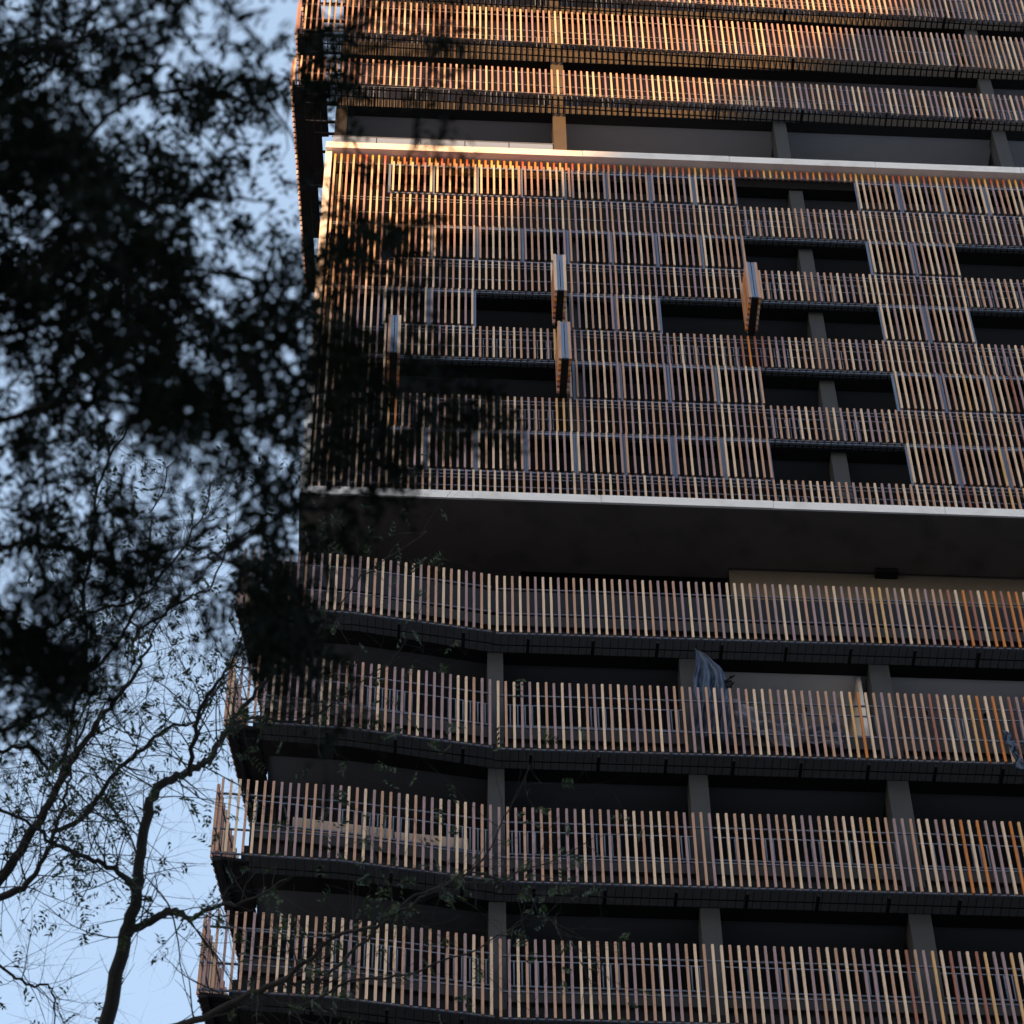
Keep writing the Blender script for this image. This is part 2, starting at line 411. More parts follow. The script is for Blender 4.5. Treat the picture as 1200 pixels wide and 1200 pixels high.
# terrace glass on the white slab
for k in range(5):
    a = -4.64 + k * 1.183
    mb = MB(); mb.box((a + .01, Y(-.2), 74.96), (a + 1.17, Y(-.215), 75.93)); mb.build('glass_panel', M_CLEAR, T)
mb = MB(); mb.box((-4.66, Y(-.19), 75.93), (1.29, Y(-.225), 75.96)); mb.build('handrail', M_RAIL, T)

# ---------- lower balconies
FRONT = [(-5.86, 1.12), (-3.41, 1.0), (-.50, .62), (-.40, .585), (UR, .62)]
def wl(u):
    for (a, wa), (b, wb) in zip(FRONT, FRONT[1:]):
        if a <= u <= b: return wa + (wb - wa) * (u - a) / (b - a)
    return FRONT[-1][1]
LOW = [(53.66, 1.93), (49.92, 2.08), (46.02, 2.09), (42.39, 2.02), (38.7, 2.05), (35.0, 2.05)]
gr3 = MB()
order = []
for k, (z0, h) in enumerate(LOW):
    u = -.385; i = 0
    while u < 16.9:
        og = max(0, min(.95, (u - 6.5) / 5.5)) if k < 4 else .5
        order.append((k, u, wl(u), z0, z0 + h, shade(i + 17 * k, u, True, og), 0)); u += P; i += 1
    u = -.555; i = 0
    while u > -5.86:
        sl = (wl(u + .05) - wl(u - .05)) / .1
        order.append((k, u, wl(u), z0, z0 + h, shade(i + 90 + 17 * k, u, True, 0), -math.atan(sl))); u -= P * .985; i += 1
    t = .12
    while t < 5.2:
        order.append((k + 10, -5.87 + .19 * t, 1.08 - t, z0, z0 + h, shade(i, 0, True, .1), math.pi / 2 - .19)); t += P; i += 1
# the three lowest rows in view show largest: single slats
order.sort(key=lambda o: {3: 0, 2: 1, 1: 2}.get(o[0], 5))
for (k, u, wo, z0, z1, mi, ang) in order:
    vis = -5.9 < u < (10.9 if k == 1 else 10.3 if k == 2 else 9.7)
    slat_at(u, wo, z0, z1, mi, ang, single=(k in (1, 2, 3) and vis))
for k, (z0, h) in enumerate(LOW):
    mb = MB()
    for zz, hh in ((z0 + .03, .035), (z0 + .72, .035), (z0 + h - .36, .035)):
        for (a, wa), (b, wb) in zip(FRONT, FRONT[1:]):
            if abs(a + .5) < .01: continue
            mb.bar((a, Y(wa - .055), zz), (b, Y(wb - .055), zz), .03, hh)
        mb.bar((-5.83, Y(1.05), zz), (-4.9, Y(-4.0), zz), .03, hh)
    mb.build('screen_rail', M_RAIL, T)
    mb = MB()
    mb.prism([(-5.32, Y(.62)), (-3.3, Y(.5)), (-.52, Y(.06)), (UR, Y(.05)), (UR, Y(-.29)), (-.5, Y(-.28)), (-3.3, Y(.12)), (-5.0, Y(.2)), (-5.0, Y(-.3)), (-5.2, Y(-.3))], z0, z0 + .75)
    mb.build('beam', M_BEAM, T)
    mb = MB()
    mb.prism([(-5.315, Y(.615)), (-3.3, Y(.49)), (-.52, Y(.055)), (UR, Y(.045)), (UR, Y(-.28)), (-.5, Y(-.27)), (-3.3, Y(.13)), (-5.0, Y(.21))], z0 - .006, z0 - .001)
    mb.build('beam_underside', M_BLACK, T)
    cm = M_CEILL if k == 0 else M_CEIL
    # ceiling bays
    if k == 0:
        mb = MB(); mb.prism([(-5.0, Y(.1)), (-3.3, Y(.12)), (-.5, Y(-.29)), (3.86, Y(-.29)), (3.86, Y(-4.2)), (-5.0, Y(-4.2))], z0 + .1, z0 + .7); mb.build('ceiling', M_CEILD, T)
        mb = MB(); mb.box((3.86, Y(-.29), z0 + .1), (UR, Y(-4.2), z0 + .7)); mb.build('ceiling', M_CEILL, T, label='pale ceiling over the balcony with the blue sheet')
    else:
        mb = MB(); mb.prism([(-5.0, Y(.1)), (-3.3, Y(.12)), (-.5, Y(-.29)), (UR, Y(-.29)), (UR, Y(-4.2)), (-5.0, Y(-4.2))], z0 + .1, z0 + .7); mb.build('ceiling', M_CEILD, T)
    # kerb on the slab edge
    mb = MB()
    for (a, wa, b, wb) in ((-5.2, .62, -3.3, .42), (-3.3, .42, -.5, .0), (-.5, .0, UR, .0)):
        mb.bar((a, Y(wa - .06), z0 + 1.17), (b, Y(wb - .06), z0 + 1.17), .12, .34)
    mb.build('kerb', M_CONC, T)
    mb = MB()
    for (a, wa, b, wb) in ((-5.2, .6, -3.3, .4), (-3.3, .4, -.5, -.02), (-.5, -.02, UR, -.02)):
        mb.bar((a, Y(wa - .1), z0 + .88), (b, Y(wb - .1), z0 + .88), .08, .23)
    mb.build('gap_shade_bar', M_BLACK, T)  # solid black bar fills the gap under the kerb as its shade
    if k > 0:
        mb = MB()
        for (a, wa, b, wb) in ((-5.2, .6, -3.3, .4), (-3.3, .4, -.5, -.02), (-.2, -.02, UR, -.02)):
            mb.bar((a, Y(wa), z0 + 2.08), (b, Y(wb), z0 + 2.08), .03, .025); mb.bar((a, Y(wa), z0 + 1.42), (b, Y(wb), z0 + 1.42), .03, .04)
            L = b - a; x = .1
            while x < L - .05:
                for q in range(8):
                    xx = x + q * .152
                    if xx < L - .03:
                        ww = wa + (wb - wa) * xx / L
                        mb.box((a + xx - .013, Y(ww + .012), z0 + 1.44), (a + xx + .013, Y(ww - .012), z0 + 2.07))
                x += 8 * .152 + .45
        mb.build('balustrade', M_RAIL, T)
    else:
        mb = MB()
        for (a, wa, b, wb) in ((-5.2, .5, -3.3, .3), (-3.3, .3, -.5, -.15), (-.5, -.15, UR, -.15)):
            mb.bar((a, Y(wa), z0 + 1.95), (b, Y(wb), z0 + 1.95), .1, .75)
        mb.build('parapet', M_DARK, T)
    # ledge under the screen
    u = -5.75
    while u < 16.9:
        wo = wl(u)
        inner = (.62 - (u + 5.32) * .06) if u < -3.3 else (.5 - (u + 3.3) * .158 if u < -.52 else .05)
        gr3.box((u - .005, Y(wo - .04), z0 - .025), (u + .005, Y(inner - .0), z0 - .015)); u += P
    for f in (.3,):
        for (a, wa), (b, wb) in zip(FRONT, FRONT[1:]):
            gr3.bar((a, Y(wa - f), z0 - .03), (b, Y(wb - f), z0 - .03), .03, .03)
    for uu in np.arange(-5.2, 17, 1.36):
        gr3.box((uu, Y(wl(uu) - .06), z0 - .13), (uu + .06, Y(wl(uu) - .5), z0 - .045))
    gr3.bar((-5.75, Y(1.0), z0 - .06), (-4.8, Y(-4.0), z0 - .06), .16, .1)
    gr3.prism([(-5.82, Y(.98)), (-5.2, Y(.9)), (-4.5, Y(-4.0)), (-4.92, Y(-4.0))], z0 - .03, z0 + .05)
    for t in np.arange(.12, 5.2, P):
        gr3.box((-5.88 + .19 * t, Y(1.08 - t), z0 - .05), (-5.6 + .19 * t, Y(1.055 - t), z0 - .03))
gr3.build('ledge_grating', M_DARK, T, kind='stuff')
zs = [(z + .75) for z, _ in LOW]
for (a, b) in ((-.57, -.24), (3.48, 3.86), (7.50, 7.93), (11.7, 12.1), (15.8, 16.2)):
    for k, (z0, h) in enumerate(LOW[:-1]):
        zb = LOW[k + 1][0] + .75
        mb = MB(); mb.box((a, Y(.046), zb), (b, Y(-.45), z0 - .008)); mb.build('column', M_CONC, T)
        mb = MB(); mb.box((a + .05, Y(-.45), zb), (b - .05, Y(-2.0), z0 + .1)); mb.build('partition', M_BLACK, T)
# left end wall and back walls of the lower storeys
mb = MB(); mb.box((-4.95, Y(-1.3), 0), (UR, Y(-1.5 - 2.6), 34)); mb.build('podium_wall', M_CONC, T)
for k in range(6):
    z0 = LOW[k][0]; zt = LOW[k - 1][0] + .1 if k else 59.15
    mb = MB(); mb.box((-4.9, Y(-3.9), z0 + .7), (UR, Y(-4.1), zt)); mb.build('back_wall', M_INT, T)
    mb = MB(); mb.box((-4.74 if k == 0 else -4.95, Y(-.9), z0 + .76), (-4.6 if k == 0 else -4.8, Y(-3.9), zt - .01)); mb.build('end_wall', M_BEAM, T)
    mb = MB(); mb.box((-5.0, Y(.0), z0 + .68), (UR, Y(-3.9), z0 + .76)); mb.build('floor_slab', M_CONC, T)
    x = -4.4
    while x < 16:
        mb = MB(); mb.box((x, Y(-3.84), z0 + .9), (x + 1.8, Y(-3.89), z0 + 3.0)); mb.build('window', M_GLASS, T); x += 2.05
# beyond the soffit of the middle block: dark strip, then pale beige ceiling to the right
mb = MB(); mb.box((.3, Y(-1.95), 59.22), (5.05, Y(-4), 59.42)); mb.build('soffit_recess', M_BLACK, T)
mb = MB(); mb.box((UL, Y(-1.95), 59.18), (.3, Y(-4), 59.42)); mb.build('soffit', M_SOFF, T)
mb = MB(); mb.box((5.06, Y(-1.72), 58.1), (UR, Y(-1.82), 59.42)); mb.build('fascia', M_FASC, T, label='pale beige band behind the soffit of the middle block')
mb = MB(); mb.box((8.40, Y(-1.5), 59.02), (8.92, Y(-1.71), 59.16)); mb.build('ceiling_light', M_BLACK, T)
for (uu, ww) in ((6.3, -1.3), (8.9, -1.3), (5.0, -1.3), (10.2, -1.3)):
    mb = MB(); mb.tube([(uu, Y(ww), 53.68), (uu, Y(ww), 53.76)], [.045, .05], 8); mb.build('ceiling_light', M_BLACK, T)
# white reveal next to a column, cream panels on a lower balcony
mb = MB(); mb.box((7.30, Y(-.32), 50.7), (7.38, Y(-1.9), 53.75)); mb.build('reveal_panel', M_WHITE, T, label='white wall panel beside a column')
mb = MB(); mb.bar((-4.4, Y(.24), 47.72), (-2.45, Y(-.02), 47.74), .04, .62); mb.build('wall_panel', M_CREAMW, T, label='cream panel standing behind the slats')
mb = MB(); mb.bar((-2.4, Y(-.06), 47.74), (-.95, Y(-.24), 47.8), .04, .56); mb.build('wall_panel', M_CREAMW, T, label='cream panel standing behind the slats')
for (a, b, z) in ((.3, 2.2, 46.8), (2.3, 3.3, 46.8), (5.2, 7.2, 46.8), (8.2, 9.3, 46.8), (.6, 2.6, 43.15), (4.2, 7.0, 43.15), (8.2, 10, 43.15), (-2.5, -.8, 43.15)):
    mb = MB(); mb.box((a, Y(-.9), z), (b, Y(-.94), z + .9)); mb.build('wall_panel', M_CONC, T)

# ---------- emit slats
slat_stuff.build('slat', WOODS, T, kind='stuff')
scache = {}
for (u, wo, z0, z1, mi, ang) in big_slats:
    key = (mi, round(z1 - z0, 3))
    if key not in scache:
        mb = MB(); mb.box((-.025, -.030, 0), (.025, .030, z1 - z0)); scache[key] = mb.mesh('slat', WOODS[mi])
    o = bpy.data.objects.new('slat', scache[key]); col.objects.link(o); o.parent = T
    o.location = (u, Y(wo), z0 + random.uniform(-.012, .012)); o.rotation_euler = (random.uniform(-.002, .002), random.uniform(-.0025, .0025), ang)

# ------------------------------------------------------------------ loose things on the balconies
def local(u, wo, z): return Vector((0, D0, 0)) + U_ * u - I_ * wo + Vector((0, 0, z))
def sheet(name, fn, nu, nv, m, thick=.004):
    mb = MB(); vs = [tuple(fn(i / nu, j / nv)) for j in range(nv + 1) for i in range(nu + 1)]
    mb.add(vs, [(j * (nu + 1) + i, j * (nu + 1) + i + 1, (j + 1) * (nu + 1) + i + 1, (j + 1) * (nu + 1) + i) for j in range(nv) for i in range(nu)])
    o = mb.build(name, m, smooth=True)
    so_ = o.modifiers.new('s', 'SOLIDIFY'); so_.thickness = thick
    return o
def tarp(s, t):
    # s across, t down; peak tied to the ledge above, fans out and is gathered at the lower right
    ul = 3.78 - .14 * t + .03 * math.sin(t * 11); ur = 3.86 + .60 * math.sin(min(t / .42, 1) * math.pi / 2) ** .8 + (.1 * (t - .42) if t > .42 else 0)
    z = 53.62 - 2.7 * t - .08 * s
    u_ = ul + (ur - ul) * s
    wo = .36 + .075 * math.sin(s * 15 + 3 * t + 1.5 * math.sin(t * 5)) * min(1, t * 3) + .04 * math.sin(s * 37 + 9 * t + 1) * min(1, t * 3) - .25 * max(0, t - .4)
    wo += .03 * math.sin(t * 29 + s * 23) * math.sin(s * 13 - t * 17) * min(1, t * 4)
    return local(u_ + .012 * math.sin(t * 31 + s * 8), wo, z)
o = sheet('tarpaulin', tarp, 40, 34, M_TARP); tag(o, 'dark blue plastic sheet hanging as a wedge from the balcony edge above', 'tarpaulin')
def swag(s, t):
    u_ = 4.5 + 2.2 * s
    z = 52.2 - .75 * math.sin(min(s * 1.4, 1) * math.pi / 2) - .8 * t * (1 - .3 * s) + .05 * math.sin(s * 15 + t * 4)
    wo = .12 + .07 * math.sin(t * 14 + s * 9) + .04 * math.sin(s * 35 + t * 11)
    return local(u_, wo, z)
o = sheet('crumpled_sheet', swag, 44, 22, M_TARP2); tag(o, 'crumpled dark blue sheet slung behind the slats right of the hanging wedge', 'sheet')
mb = MB()
for k in range(14):
    c = local(4.42 + random.uniform(-.07, .07), .32 + random.uniform(-.07, .07), 52.55 + random.uniform(-.12, .12))
    mb.tube([c, c + Vector((random.uniform(-.1, .1), random.uniform(-.08, .08), random.uniform(-.1, .1)))], [.035, .015], 6)
o = mb.build('cord_bundle', M_BLACK, smooth=True); tag(o, 'black knotted bundle gathering the corner of the blue sheet at the slat tops', 'cord')
def rag(s, t):
    return local(9.86 + .22 * t + .13 * s + .04 * math.sin(t * 20), .7 + .05 * math.sin(s * 9 + t * 13), 50.75 - 1.15 * t + .06 * math.sin(s * 12 + 4 * t))
o = sheet('rag', rag, 10, 24, M_TARP); tag(o, 'torn blue strip dangling off a slat screen at the right edge of the picture', 'rag')

# ------------------------------------------------------------------ unseen tower, added and shaped so its roof line shades the front
sdl = Vector((math.sin(SUN_AZ) * math.cos(SUN_EL), math.cos(SUN_AZ) * math.cos(SUN_EL), -math.sin(SUN_EL)))   # local travel
s_ = 1.12; a0 = Vector((5.9, .5, 78.6)); t0 = 160
A = a0 - sdl * t0
e = Vector((1 + s_ * sdl.x / abs(sdl.z), s_ * sdl.y / abs(sdl.z), 0)).normalized()
perp = Vector((e.y, -e.x, 0))
p1 = A + e * 42; p2 = A - e * 260; p3 = p2 + perp * 150; p4 = p1 + perp * 150
OT = thing('shade_tower', 'plain unseen tower, placed and shaped to shade the front', 'building', (0, D0, 0), PSI)
mb = MB(); mb.prism([(p.x, p.y) for p in (p1, p2, p3, p4)], 0, A.z); mb.build('wall', M_FAR, OT)

# ------------------------------------------------------------------ trees
def at(px, py, dist):
    d = (right * (px - 600) + down * (py - 600) + fwd * FPX).normalized()
    return CAM + d * dist
def smoothpts(P_, n=6, jit=0):
    out_ = []
    for i in range(len(P_) - 1):
        p0 = P_[max(i - 1, 0)]; p1_ = P_[i]; p2_ = P_[i + 1]; p3_ = P_[min(i + 2, len(P_) - 1)]
        for k in range(n):
            t = k / n
            out_.append(.5 * ((2 * p1_) + (p2_ - p0) * t + (2 * p0 - 5 * p1_ + 4 * p2_ - p3_) * t * t + (3 * p1_ - p0 - 3 * p2_ + p3_) * t ** 3))
    out_.append(P_[-1]); return out_
def rv(s=1.0): return Vector(rng.normal(0, s, 3))
class Leaves:
    def __init__(s): s.c = []; s.d = []; s.n = []; s.l = []; s.w = []
    def add(s, c, d, n, l, w_): s.c.append(c); s.d.append(d); s.n.append(n); s.l.append(l); s.w.append(w_)
    def build(s, name, m, parent):
        c = np.array(s.c, float); d = np.array(s.d, float); n = np.array(s.n, float); l = np.array(s.l)[:, None]; w_ = np.array(s.w)[:, None]
        d /= np.linalg.norm(d, axis=1)[:, None] + 1e-9
        sd_ = np.cross(d, n); sd_ /= np.linalg.norm(sd_, axis=1)[:, None] + 1e-9
        up = np.cross(sd_, d)
        v = np.stack([c, c + d * l * .35 + sd_ * w_ * .5 + up * w_ * .12, c + d * l, c + d * l * .35 - sd_ * w_ * .5 + up * w_ * .12], 1).reshape(-1, 3)
        N = len(c); me = bpy.data.meshes.new(name)
        me.vertices.add(4 * N); me.vertices.foreach_set('co', v.ravel())
        me.loops.add(4 * N); me.loops.foreach_set('vertex_index', np.arange(4 * N, dtype=np.int32))
        me.polygons.add(N); me.polygons.foreach_set('loop_start', np.arange(0, 4 * N, 4, dtype=np.int32)); me.polygons.foreach_set('loop_total', np.full(N, 4, dtype=np.int32))
        me.materials.append(m); me.update(calc_edges=True); me.validate()
        o = bpy.data.objects.new(name, me); col.objects.link(o); o.parent = parent; o['kind'] = 'stuff'; return o
def sprig(lv, p, d, leng, nl, ll, lw):
    """pinnate sprig: leaflets in pairs along a drooping stalk"""
    d = d.normalized(); side = d.cross(rv()).normalized()
    for k in range(nl):
        t = (k + .5) / nl
        q = p + d * leng * t + Vector((0, 0, -.25 * leng * t * t))
        for s in (-1, 1):
            dd = d * .6 + side * s + rv(.15)
            lv.add(tuple(q), tuple(dd), tuple(rv()), ll * rng.uniform(.75, 1.15), lw)

# --- sharp, half-bare tree in the lower left
DF = 30.0
BT = thing('bare_tree', 'spreading half-bare tree with crooked dark limbs and sparse small leaves at lower left', 'tree', tuple(Vector((at(110, 1250, DF).x, at(110, 1250, DF).y, 0))))
base = Vector(BT.location)
def L(*pts):
    return [(x, y, r, DF + dz) for (x, y, r, dz) in pts]
limbs = [
 L((100, 1330, 16, 0), (120, 1230, 12, 0), (138, 1140, 11, 0), (150, 1090, 10, 0), (160, 1050, 9, 0), (165, 1000, 8, .1), (172, 960, 8, .2), (184, 925, 7, .3), (205, 912, 6.5, .4), (230, 900, 6, .5), (248, 888, 5.5, .6), (262, 862, 5, .8), (285, 830, 4.2, 1), (312, 797, 3.4, 1.2), (340, 770, 2.8, 1.4), (372, 742, 2.2, 1.6), (405, 700, 1.8, 1.8), (442, 662, 1.4, 2), (500, 625, 1, 2.2)),
 L((221, 905, 5, .45), (228, 868, 4.6, .2), (236, 830, 4, 0), (250, 806, 3.2, -.2), (268, 780, 2.2, -.4), (290, 740, 1.6, -.6), (305, 690, 1.2, -.8)),
 L((146, 1096, 7, 0), (176, 1080, 6, -.1), (200, 1068, 6, -.3), (222, 1074, 4.6, -.5), (255, 1062, 3.4, -.7), (290, 1055, 2.4, -.9), (335, 1030, 1.8, -1)),
 L((-60, 1090, 10, .5), (0, 1032, 8, .4), (20, 1000, 7.5, .3), (45, 965, 6.5, .2), (65, 925, 6, .1), (88, 888, 5.5, 0), (112, 850, 4.5, -.1), (140, 815, 4, -.2), (165, 780, 3, -.4), (180, 740, 2, -.6), (215, 690, 1.4, -.7)),
 L((60, 975, 5, .2), (90, 962, 4.6, .4), (112, 940, 4.4, .5), (130, 912, 4.2, .6), (150, 890, 4, .7), (178, 868, 3.6, .8), (205, 850, 3, .9), (228, 846, 2, 1), (260, 800, 1.3, 1)),
 L((160, 1045, 7, 0), (138, 1022, 5, -.2), (110, 1008, 4.6, -.4), (85, 998, 4, -.6), (62, 985, 3.8, -.8), (30, 962, 3, -1), (-20, 940, 3, -1.2)),
 L((-30, 1052, 6, -.5), (18, 1046, 6, -.5), (40, 1025, 5, -.5), (58, 990, 4, -.5), (74, 945, 3.2, -.5), (84, 900, 2.6, -.5), (92, 850, 2, -.5), (110, 800, 1.4, -.5), (112, 720, 1.1, -.4)),
 L((-20, 886, 4, .6), (10, 878, 3.6, .6), (34, 874, 3.2, .6), (48, 894, 3, .6), (64, 900, 2.8, .6), (90, 872, 2.2, .6), (105, 820, 1.6, .6)),
 L((-20, 1110, 3, 1), (10, 1140, 2.8, 1), (35, 1154, 2.6, 1), (58, 1156, 2.2, 1), (64, 1180, 1.6, 1), (60, 1230, 1.2, 1)),
 L((-20, 860, 4, -1), (20, 850, 3.6, -1), (60, 830, 3, -1), (90, 800, 3, -1), (125, 770, 3, -1), (150, 730, 2.8, -1), (168, 690, 2.4, -1), (175, 650, 2, -1), (180, 600, 1.5, -1), (205, 540, 1.2, -1)),
 L((-10, 760, 3.4, .3), (40, 745, 3.2, .3), (80, 722, 3, .3), (130, 712, 2.8, .3), (165, 700, 2.6, .3), (200, 660, 2.2, .3), (235, 610, 1.6, .3), (252, 560, 1.2, .3)),
 L((70, 920, 4.6, .1), (82, 850, 3.6, .6), (100, 780, 3.4, .8), (98, 700, 3.4, 1), (110, 620, 3, 1.1), (118, 560, 2.4, 1.2), (150, 500, 1.8, 1.2), (190, 460, 1.3, 1.2)),
 L((155, 780, 3.2, .5), (160, 745, 2.8, .5), (190, 718, 2.6, .5), (225, 698, 2.6, .5), (245, 690, 2, .5), (270, 640, 1.5, .5), (310, 610, 1.2, .5)),
 L((122, 1215, 8, 0), (175, 1212, 6.5, -.5), (240, 1190, 6.5, -1), (285, 1168, 6, -1.2), (330, 1150, 5.6, -1.4), (362, 1122, 5, -1.6), (398, 1095, 4.4, -1.8), (450, 1078, 3.6, -2), (498, 1050, 3, -2.1), (530, 1032, 2.6, -2.2), (565, 1010, 2, -2.3), (590, 960, 1.6, -2.4), (622, 900, 1.2, -2.5)),
 L((330, 1150, 4.6, -1.4), (372, 1150, 4, -1.2), (420, 1110, 3.6, -1), (470, 1062, 3.2, -.9), (520, 1036, 2.6, -.8), (580, 1032, 2.2, -.7), (640, 1010, 1.4, -.6), (690, 985, 1, -.6)),
 L((545, 1020, 2.2, -2.2), (600, 1035, 1.8, -2), (640, 1075, 1.5, -1.9), (672, 1105, 1.1, -1.8), (690, 1150, .9, -1.8)),
 L((300, 1162, 4, -1.2), (350, 1180, 3.4, -1.4), (410, 1150, 3, -1.6), (480, 1140, 2.4, -1.8), (560, 1110, 1.8, -2), (610, 1085, 1.3, -2.1)),
 L((375, 890, 1.6, .5), (372, 820, 1.8, .6), (378, 740, 1.6, .7), (385, 650, 1.3, .8), (392, 610, 1, .8)),
 L((262, 862, 4, .8), (290, 842, 3, 1), (340, 845, 2.4, 1.1), (372, 838, 2, 1.2), (420, 800, 1.5, 1.3), (470, 770, 1.1, 1.4)),
]
tr = MB(); tw = MB(); lvf = Leaves()
S30 = DF / FPX
# trunk to the ground
p_top = at(100, 1330, DF)
tr_pts = smoothpts([base - base, Vector((.15, .1, 5)), Vector((-.1, 0, 11)), (p_top - base) * 1.0 - Vector((0, 0, 3)), p_top - base], 6)
tr.tube(tr_pts, list(np.linspace(.36, .14, len(tr_pts))), 12)
p2_ = at(-60, 1090, DF + .5) - base
q_ = smoothpts([Vector((.05, .05, 9)), Vector((-.9, .3, 13)), p2_ - Vector((.2, 0, 2.5)), p2_], 6)
tr.tube(q_, list(np.linspace(.2, .085, len(q_))), 10)
for (a_, b_) in (((-30, 1052, -.5), 3), ((-20, 886, .6), 3), ((-20, 860, -1), 3), ((-10, 760, .3), 3), ((-20, 1110, 1), 3)):
    e_ = at(a_[0], a_[1], DF + a_[2]) - base
    st_ = p2_ - Vector((.0, 0, 2.2))
    q_ = smoothpts([st_, (st_ + e_) / 2 + Vector((-.35, .1, -.2)), e_], 6)
    tr.tube(q_, list(np.linspace(.06, .03, len(q_))), 7)
def grow(p, d, length, r, depth):
    n = max(3, int(length / .09)); pts = [p]; rad = [r]; dd = d.normalized()
    for k in range(n):
        dd = (dd + rv(.11) + Vector((0, 0, .02))).normalized()
        pts.append(pts[-1] + dd * length / n); rad.append(r * (1 - .75 * (k + 1) / n))
    tw.tube(pts, rad, 4)
    if depth > 0:
        for k in range(2, n, 1):
            if rng.random() < .5:
                nd = (dd * .5 + (pts[k] - pts[k - 1]).normalized() * .6 + rv(.75)).normalized()
                grow(pts[k], nd, length * rng.uniform(.35, .65), rad[k] * .65, depth - 1)
    for k in range(1, len(pts)):
        if rng.random() < LEAFP:
            sprig(lvf, pts[k], rv(1) + Vector((0, 0, -.3)), rng.uniform(.08, .22), int(rng.integers(3, 7)), .064, .025)
LEAFP = .042
for li, lb in enumerate(limbs):
    P3 = [at(x, y, dd_) - base for (x, y, r, dd_) in lb]; R3 = [r * S30 * (.76 if r > 5 else .62) * (.8 if li in (13, 14, 15, 16) else 1) for (_, _, r, _) in lb]
    pts = smoothpts(P3, 5); rad = np.interp(np.linspace(0, 1, len(pts)), np.linspace(0, 1, len(R3)), R3)
    pts = [p + rv(.012) for p in pts]
    tr.tube(pts, list(rad), 9)
    for k in list(range(3, len(pts))) + (list(range(4, len(pts), 2)) if li not in (0, 13, 14, 15, 16, 18) else []):
        if rng.random() < (.85 if rad[k] < .03 else .5):
            dd = (pts[k] - pts[k - 1]).normalized()
            grow(pts[k], (dd * .5 + rv(.7) + Vector((0, 0, .15))).normalized(), rng.uniform(.4, 1.25), max(.0035, min(.009, rad[k] * .35)), 2)
tr.build('trunk', M_BARK, BT, smooth=True)
tw.build('twigs', M_BARK, BT, kind='stuff')
lvf.build('foliage', M_LEAF, BT)

# --- dense tree close to the camera, out of focus
NT = thing('leafy_tree', 'dense dark blurred tree crown close overhead filling the upper left', 'tree', (-2.6, 4.6, 0))
nb = Vector(NT.location)
nt_ = MB(); lvn = Leaves()
def lim(pts, r0, r1):
    P3 = smoothpts(pts, 6); nt_.tube([p + rv(.006) for p in P3], list(np.linspace(r0, r1, len(P3))), 7); return P3
hub = at(-420, 620, 9.6) - nb
lim([Vector((0, 0, 0)), Vector((.1, .1, 2.5)), Vector((-.1, .2, 5)), hub], .2, .09)
DN = 10.5
mains = [
 [(-250, 460), (-100, 420), (0, 393), (60, 378), (105, 368), (150, 355), (200, 335), (250, 320), (320, 330), (380, 320), (450, 300)],
 [(-250, 560), (-80, 520), (40, 480), (120, 470), (200, 480), (280, 500), (350, 470), (430, 450), (520, 490), (600, 495)],
 [(-250, 350), (-100, 260), (0, 210), (80, 180), (150, 120), (220, 105), (290, 110), (385, 70), (500, 40)],
 [(-200, 200), (-60, 100), (40, 60), (120, 40), (200, -10), (300, -60)],
 [(-200, 800), (-60, 780), (30, 790), (80, 810)],
 [(-200, 640), (-50, 640), (60, 640), (150, 660), (230, 640), (300, 690), (330, 760), (390, 840)],
 [(105, 368), (140, 420), (200, 440), (260, 480), (300, 560), (330, 600)],
 [(60, 180), (120, 230), (180, 240), (240, 230), (320, 240)],
]
allp = []
for mi_, mpts in enumerate(mains):
    P_ = [at(x, y, DN + (mi_ % 3 - 1) * .7 + .25 * math.sin(k + mi_)) - nb for k, (x, y) in enumerate(mpts)]
    if mi_ < 6: P_ = [hub] + P_
    allp += lim(P_, .015, .004)
allp = np.array([tuple(p) for p in allp])
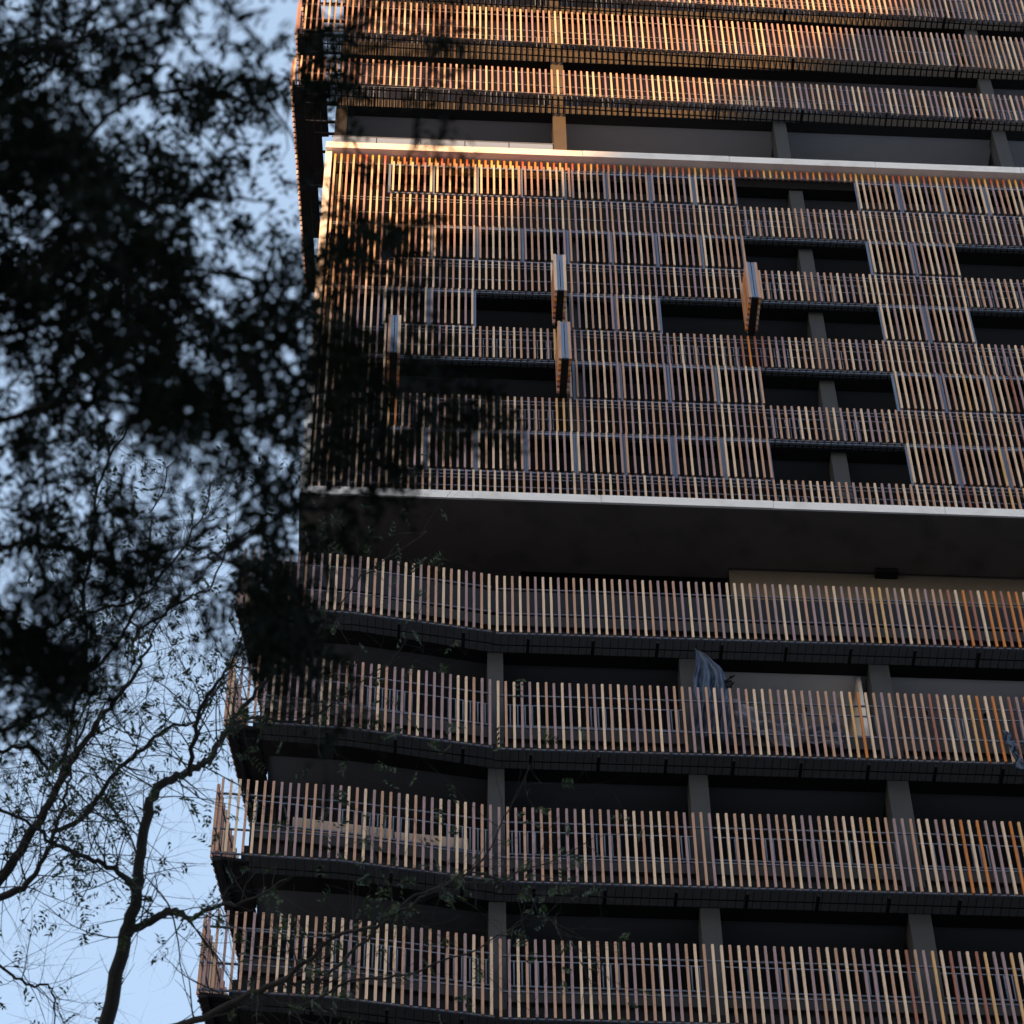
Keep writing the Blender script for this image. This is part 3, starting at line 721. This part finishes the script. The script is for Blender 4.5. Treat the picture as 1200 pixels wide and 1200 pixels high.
# (x, y, radius x, radius y, leaves per 1000 px2, depth)
blobs = [
 (40, 40, 90, 60, 55), (150, 20, 60, 40, 38), (230, 25, 50, 35, 26), (290, 50, 25, 40, 20), (130, 82, 62, 26, 90), (20, 130, 60, 60, 60), (60, 200, 70, 70, 85),
 (10, 280, 60, 70, 90), (100, 270, 55, 55, 60), (245, 112, 62, 32, 95), (290, 120, 24, 30, 60), (185, 205, 55, 32, 62), (165, 170, 40, 30, 40), (230, 230, 45, 38, 75), (272, 190, 32, 28, 45),
 (150, 290, 55, 45, 45), (40, 350, 70, 50, 75), (180, 325, 60, 40, 85), (225, 375, 60, 35, 85), (120, 420, 70, 45, 75), (40, 440, 70, 50, 45), (318, 345, 30, 45, 75),
 (315, 405, 35, 32, 70), (260, 420, 50, 30, 55), (190, 470, 60, 40, 75), (250, 520, 28, 38, 75), (228, 470, 30, 30, 60), (150, 380, 60, 40, 50), (60, 540, 50, 50, 55), (20, 600, 50, 60, 60),
 (120, 520, 40, 40, 42), (290, 300, 40, 40, 12), (335, 150, 35, 60, 4), (300, 260, 30, 30, 10), (345, 470, 30, 30, 45), (295, 575, 22, 38, 65), (318, 610, 22, 22, 35), (340, 530, 20, 30, 12),
 (150, 660, 45, 45, 62), (205, 600, 38, 38, 35), (110, 600, 45, 50, 26), (80, 690, 50, 50, 26), (220, 690, 45, 30, 26), (15, 750, 45, 36, 120), (60, 790, 44, 34, 150), (30, 840, 45, 25, 60), (105, 780, 25, 35, 55),
 (314, 672, 13, 22, 200), (328, 704, 17, 28, 280), (322, 748, 19, 30, 280), (342, 768, 17, 22, 220), (352, 802, 16, 12, 110), (310, 716, 9, 24, 140), (398, 845, 24, 12, 45), (295, 650, 17, 16, 60), (370, 640, 14, 32, 50),
 (405, 300, 34, 28, 110), (455, 300, 44, 20, 55), (395, 360, 28, 40, 42), (410, 420, 30, 42, 85), (400, 490, 32, 42, 85), (440, 540, 30, 26, 80), (420, 465, 24, 32, 45), (365, 440, 20, 60, 30), (365, 560, 16, 45, 18),
 (500, 490, 26, 26, 45), (548, 488, 38, 20, 80), (600, 492, 22, 12, 30), (470, 250, 24, 18, 22), (500, 275, 22, 14, 18), (530, 520, 18, 14, 30),
 (386, 78, 24, 34, 120), (400, 30, 26, 24, 40), (450, 12, 30, 14, 28), (515, 30, 30, 40, 15), (520, 60, 18, 26, 25), (522, 140, 12, 22, 45), (520, 100, 16, 16, 20), (395, 145, 12, 12, 25), (380, 235, 18, 20, 45), (385, 600, 14, 30, 30),
 # outside the frame: the crown goes on to the left and upward
 (-90, 80, 110, 110, 40), (-120, 260, 110, 110, 40), (-110, 450, 110, 110, 36), (-110, 650, 100, 100, 32), (-260, 350, 120, 160, 28), (-90, 830, 70, 60, 30), (60, -80, 120, 70, 36), (240, -80, 120, 70, 28), (-280, 600, 110, 120, 25), (-260, 120, 130, 130, 22), (430, -60, 80, 40, 16),
]
for (bx, by, rx, ry, dens) in blobs:
    n = int(dens * math.pi * rx * ry / 1000 * (1.6 if bx > 290 else 1.25))
    dc = rng.choice((rng.uniform(7.6, 9.5), rng.uniform(10, 13.5)))
    cw = at(bx, by, dc) - nb
    # supporting twig
    dd_ = np.linalg.norm(allp - np.array(tuple(cw)), axis=1); near = Vector(allp[int(dd_.argmin())])
    if (near - cw).length < 2.6:
        lim([near, (near + cw) / 2 + rv(.03), cw], .006, .003)
    nsub = max(4, int(n / 52))
    subs = []
    for _ in range(nsub):
        ang = rng.uniform(0, 2 * math.pi); rr_ = math.sqrt(rng.uniform(0, 1))
        subs.append(at(bx + rx * rr_ * math.cos(ang), by + ry * rr_ * math.sin(ang), dc + rng.normal(0, .22)) - nb)
        if rng.random() < .5: nt_.tube([cw, (cw + subs[-1]) / 2 + rv(.01), subs[-1]], [.003, .0025, .0015], 4)
    for _ in range(n // 9 + 1):
        c = subs[int(rng.integers(nsub))] + rv(.042) + Vector((0, 0, .05))
        sprig(lvn, c, rv(.6) + Vector((0, 0, -.8)), rng.uniform(.10, .22), 7, rng.choice((.028, .036, .046)), rng.uniform(.012, .018))
nt_.build('trunk', M_BARKD, NT, smooth=True)
lvn.build('foliage', M_LEAFD, NT)
print('leaves', len(lvn.c), len(lvf.c), 'single slats', len(big_slats), 'faces', len(slat_stuff.f))
